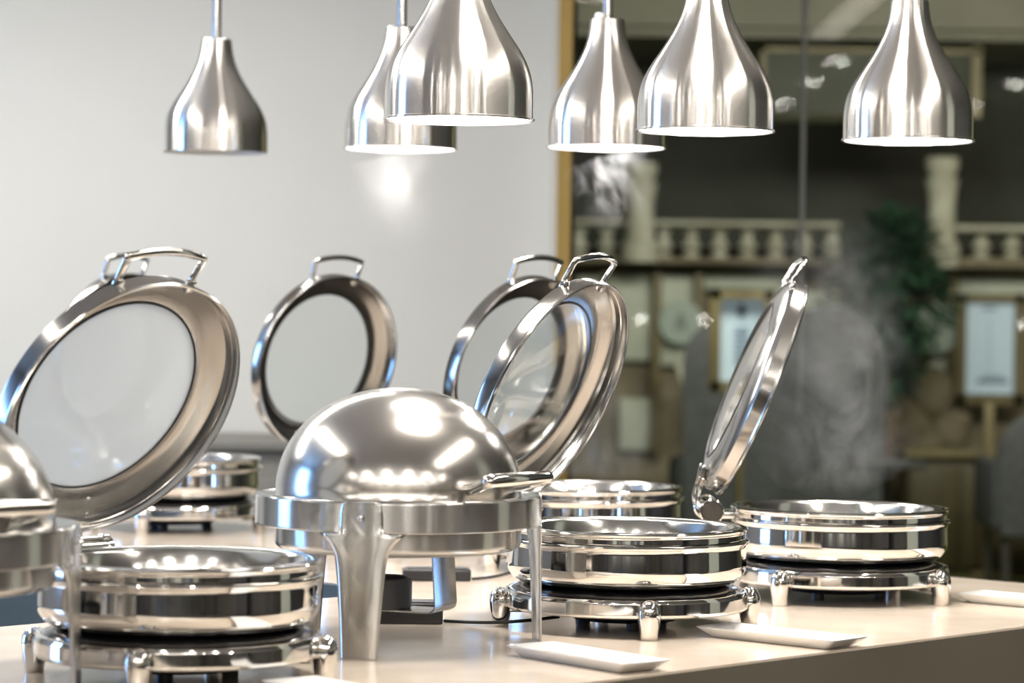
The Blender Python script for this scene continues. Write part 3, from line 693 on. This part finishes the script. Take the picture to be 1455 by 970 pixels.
bm = NB(); box(bm, (0, 0, .41), (3.4, .5, .78), .006); obj('front_panel', bm, 'dark_panelling', t)
for i, (x, w_, h, m_) in enumerate(((-1.35, .4, .16, 'panel_pale'), (-.6, .25, .3, 'mid_brown'), (.1, .5, .12, 'panel_pale'), (.9, .22, .34, 'blue_grey'), (1.6, .35, .2, 'stone'))):  # unseen boxes added to break up the reflections in the metal
    bm = NB(); box(bm, (0, 0, h / 2), (w_, .3, h), .01); o = obj('reflection_box', bm, m_, None, 30, (x, -1.9, .845))
    tag(o, ('wide pale', 'tall brown', 'low long pale', 'tall blue-grey', 'stone-coloured')[i] + ' box added for reflections on the table behind the camera', 'box')
for i, x in enumerate((-4.2, -2.4, -1.6, 1.0, 1.5, 4.0)):  # unseen lights added as bright dots reflected in the metal
    t = thing('reflection_light', 'small round light added for reflections on the panelling behind the camera', 'lamp', (x, -3.94, 1.36), 0, 'round lights added behind the camera for reflections')
    bm = NB(); lathe(bm, [(0, 0), (.045, 0), (.045, .03), (.038, .035), (0, .035)], 24, M=Matrix.Rotation(R(-90), 4, 'X')); obj('housing', bm, 'dark_cabinet', t)
    bm = NB(); lathe(bm, [(0, .05), (.02, .048), (.034, .036), (0, .036)], 24, M=Matrix.Rotation(R(-90), 4, 'X')); obj('lens', bm, 'spot_lens', t)
k = 0
for x in (-3.6, -2.2, -.8, .6, 2.0, 3.4):
    for y in (-3.0, -1.0, .6):
        bm = NB(); lathe(bm, [(0, -.004), (.05, -.004), (.055, 0), (.055, -.012), (.07, -.012), (.07, 0), (.05, .0)], 24)
        o = obj('ceiling_spotlight', bm, 'spot_lens', None, 35, (x, y, 2.996)); tag(o, 'small round recessed ceiling spotlight', 'spotlight', 'recessed ceiling spotlights behind the camera'); k += 1

# ------------------------------------------------------------------ steam
def steam(c0, c1, r0, r1, dens, seed, label, nscale=2.2, thr=.46, top=.55, bot=.12):
    """a rising tapered wisp from c0 to c1; density is broken up by warped noise and fades to its skin and ends"""
    c0 = Vector(c0); c1 = Vector(c1); H = (c1 - c0).length
    bm = NB(); n = 14; prof = []
    for i in range(n + 1):
        u = i / n; prof.append(((r0 + (r1 - r0) * u) * (math.sin(math.pi * min(max(u, .0), 1)) ** .35 if 0 < u < 1 else 0), u * H))
    lathe(bm, prof, 24)
    ax = (c1 - c0).normalized()
    m = bpy.data.materials.new('steam'); m.use_nodes = True; nn = m.node_tree.nodes; ll = m.node_tree.links
    nn.remove(nn['Principled BSDF'])
    vol = nn.new('ShaderNodeVolumeScatter'); vol.inputs['Color'].default_value = (.97, .98, 1, 1); vol.inputs['Anisotropy'].default_value = .25
    tc = nn.new('ShaderNodeTexCoord'); mp = nn.new('ShaderNodeMapping'); mp.inputs['Location'].default_value = (seed, seed * 1.7, seed * .6)
    mp.inputs['Scale'].default_value = (1 / max(r0, r1), 1 / max(r0, r1), .8 / max(r0, r1))
    wn = nn.new('ShaderNodeTexNoise'); wn.inputs['Scale'].default_value = 1.1; wn.inputs['Detail'].default_value = 1
    wa = nn.new('ShaderNodeVectorMath'); wa.operation = 'MULTIPLY_ADD'; wa.inputs[1].default_value = (1.6, 1.6, 1.2)
    nz = nn.new('ShaderNodeTexNoise'); nz.inputs['Scale'].default_value = nscale; nz.inputs['Detail'].default_value = 4; nz.inputs['Roughness'].default_value = .55
    mr = nn.new('ShaderNodeMapRange'); mr.inputs['From Min'].default_value = thr; mr.inputs['From Max'].default_value = thr + .3; mr.clamp = True
    ll.new(tc.outputs['Object'], mp.inputs[0]); ll.new(mp.outputs[0], wn.inputs['Vector']); ll.new(wn.outputs['Color'], wa.inputs[0]); ll.new(mp.outputs[0], wa.inputs[2])
    ll.new(wa.outputs[0], nz.inputs['Vector']); ll.new(nz.outputs['Fac'], mr.inputs['Value'])
    sp = nn.new('ShaderNodeSeparateXYZ'); ll.new(tc.outputs['Object'], sp.inputs[0])
    # radial fade: 1 - (rho / R(z))^2, and end fade
    cb = nn.new('ShaderNodeCombineXYZ'); ll.new(sp.outputs[0], cb.inputs[0]); ll.new(sp.outputs[1], cb.inputs[1])
    ln = nn.new('ShaderNodeVectorMath'); ln.operation = 'LENGTH'; ll.new(cb.outputs[0], ln.inputs[0])
    rz = nn.new('ShaderNodeMapRange'); rz.inputs['From Min'].default_value = 0; rz.inputs['From Max'].default_value = H; rz.inputs['To Min'].default_value = r0; rz.inputs['To Max'].default_value = r1
    ll.new(sp.outputs[2], rz.inputs['Value'])
    dv = nn.new('ShaderNodeMath'); dv.operation = 'DIVIDE'; ll.new(ln.outputs['Value'], dv.inputs[0]); ll.new(rz.outputs[0], dv.inputs[1])
    f1 = nn.new('ShaderNodeMapRange'); f1.interpolation_type = 'SMOOTHSTEP'; f1.inputs['From Min'].default_value = .97; f1.inputs['From Max'].default_value = .0; ll.new(dv.outputs[0], f1.inputs['Value'])
    f2 = nn.new('ShaderNodeMapRange'); f2.interpolation_type = 'SMOOTHSTEP'; f2.inputs['From Min'].default_value = H; f2.inputs['From Max'].default_value = H * top; ll.new(sp.outputs[2], f2.inputs['Value'])
    f3 = nn.new('ShaderNodeMapRange'); f3.interpolation_type = 'SMOOTHSTEP'; f3.inputs['From Min'].default_value = 0; f3.inputs['From Max'].default_value = H * bot; ll.new(sp.outputs[2], f3.inputs['Value'])
    cur = mr.outputs[0]
    for fn in (f1, f2, f3):
        mu = nn.new('ShaderNodeMath'); mu.operation = 'MULTIPLY'; ll.new(cur, mu.inputs[0]); ll.new(fn.outputs[0], mu.inputs[1]); cur = mu.outputs[0]
    mu = nn.new('ShaderNodeMath'); mu.operation = 'MULTIPLY'; mu.inputs[1].default_value = dens; ll.new(cur, mu.inputs[0])
    ll.new(mu.outputs[0], vol.inputs['Density']); ll.new(vol.outputs[0], nn['Material Output'].inputs['Volume'])
    o = obj('steam', bm, m, None, 60); o.location = c0; o.rotation_euler = ax.to_track_quat('Z', 'Y').to_euler()
    o['kind'] = 'stuff'; tag(o, label, 'steam')
    return o
zr = CT + .17
steam(P(572, 360, 6.1), P(548, 216, 6.1), .085, .14, 3.6, 4.4, 'white steam plume curling up under the second lamp from the left', 2.4, .40, .93, .5)
steam(P(885, 335, 5.8), P(862, 215, 5.8), .10, .13, 10, 8.2, 'thin steam wisp under the half-hidden lamp', 2.6, .47, .9, .5)
steam((PC[0] + .0, PC[1], zr), (PC[0] - .05, PC[1] + .05, zr + .56), .19, .19, 3.3, 12.3, 'broad steam cloud rising from the farthest right dish', 3.0, .42, .35, .1)
steam((PE[0] + .02, PE[1], zr), (PE[0] + .03, PE[1], zr + .22), .19, .15, 3, 5.5, 'low faint steam over the back dish behind the middle one', 2.2, .44)
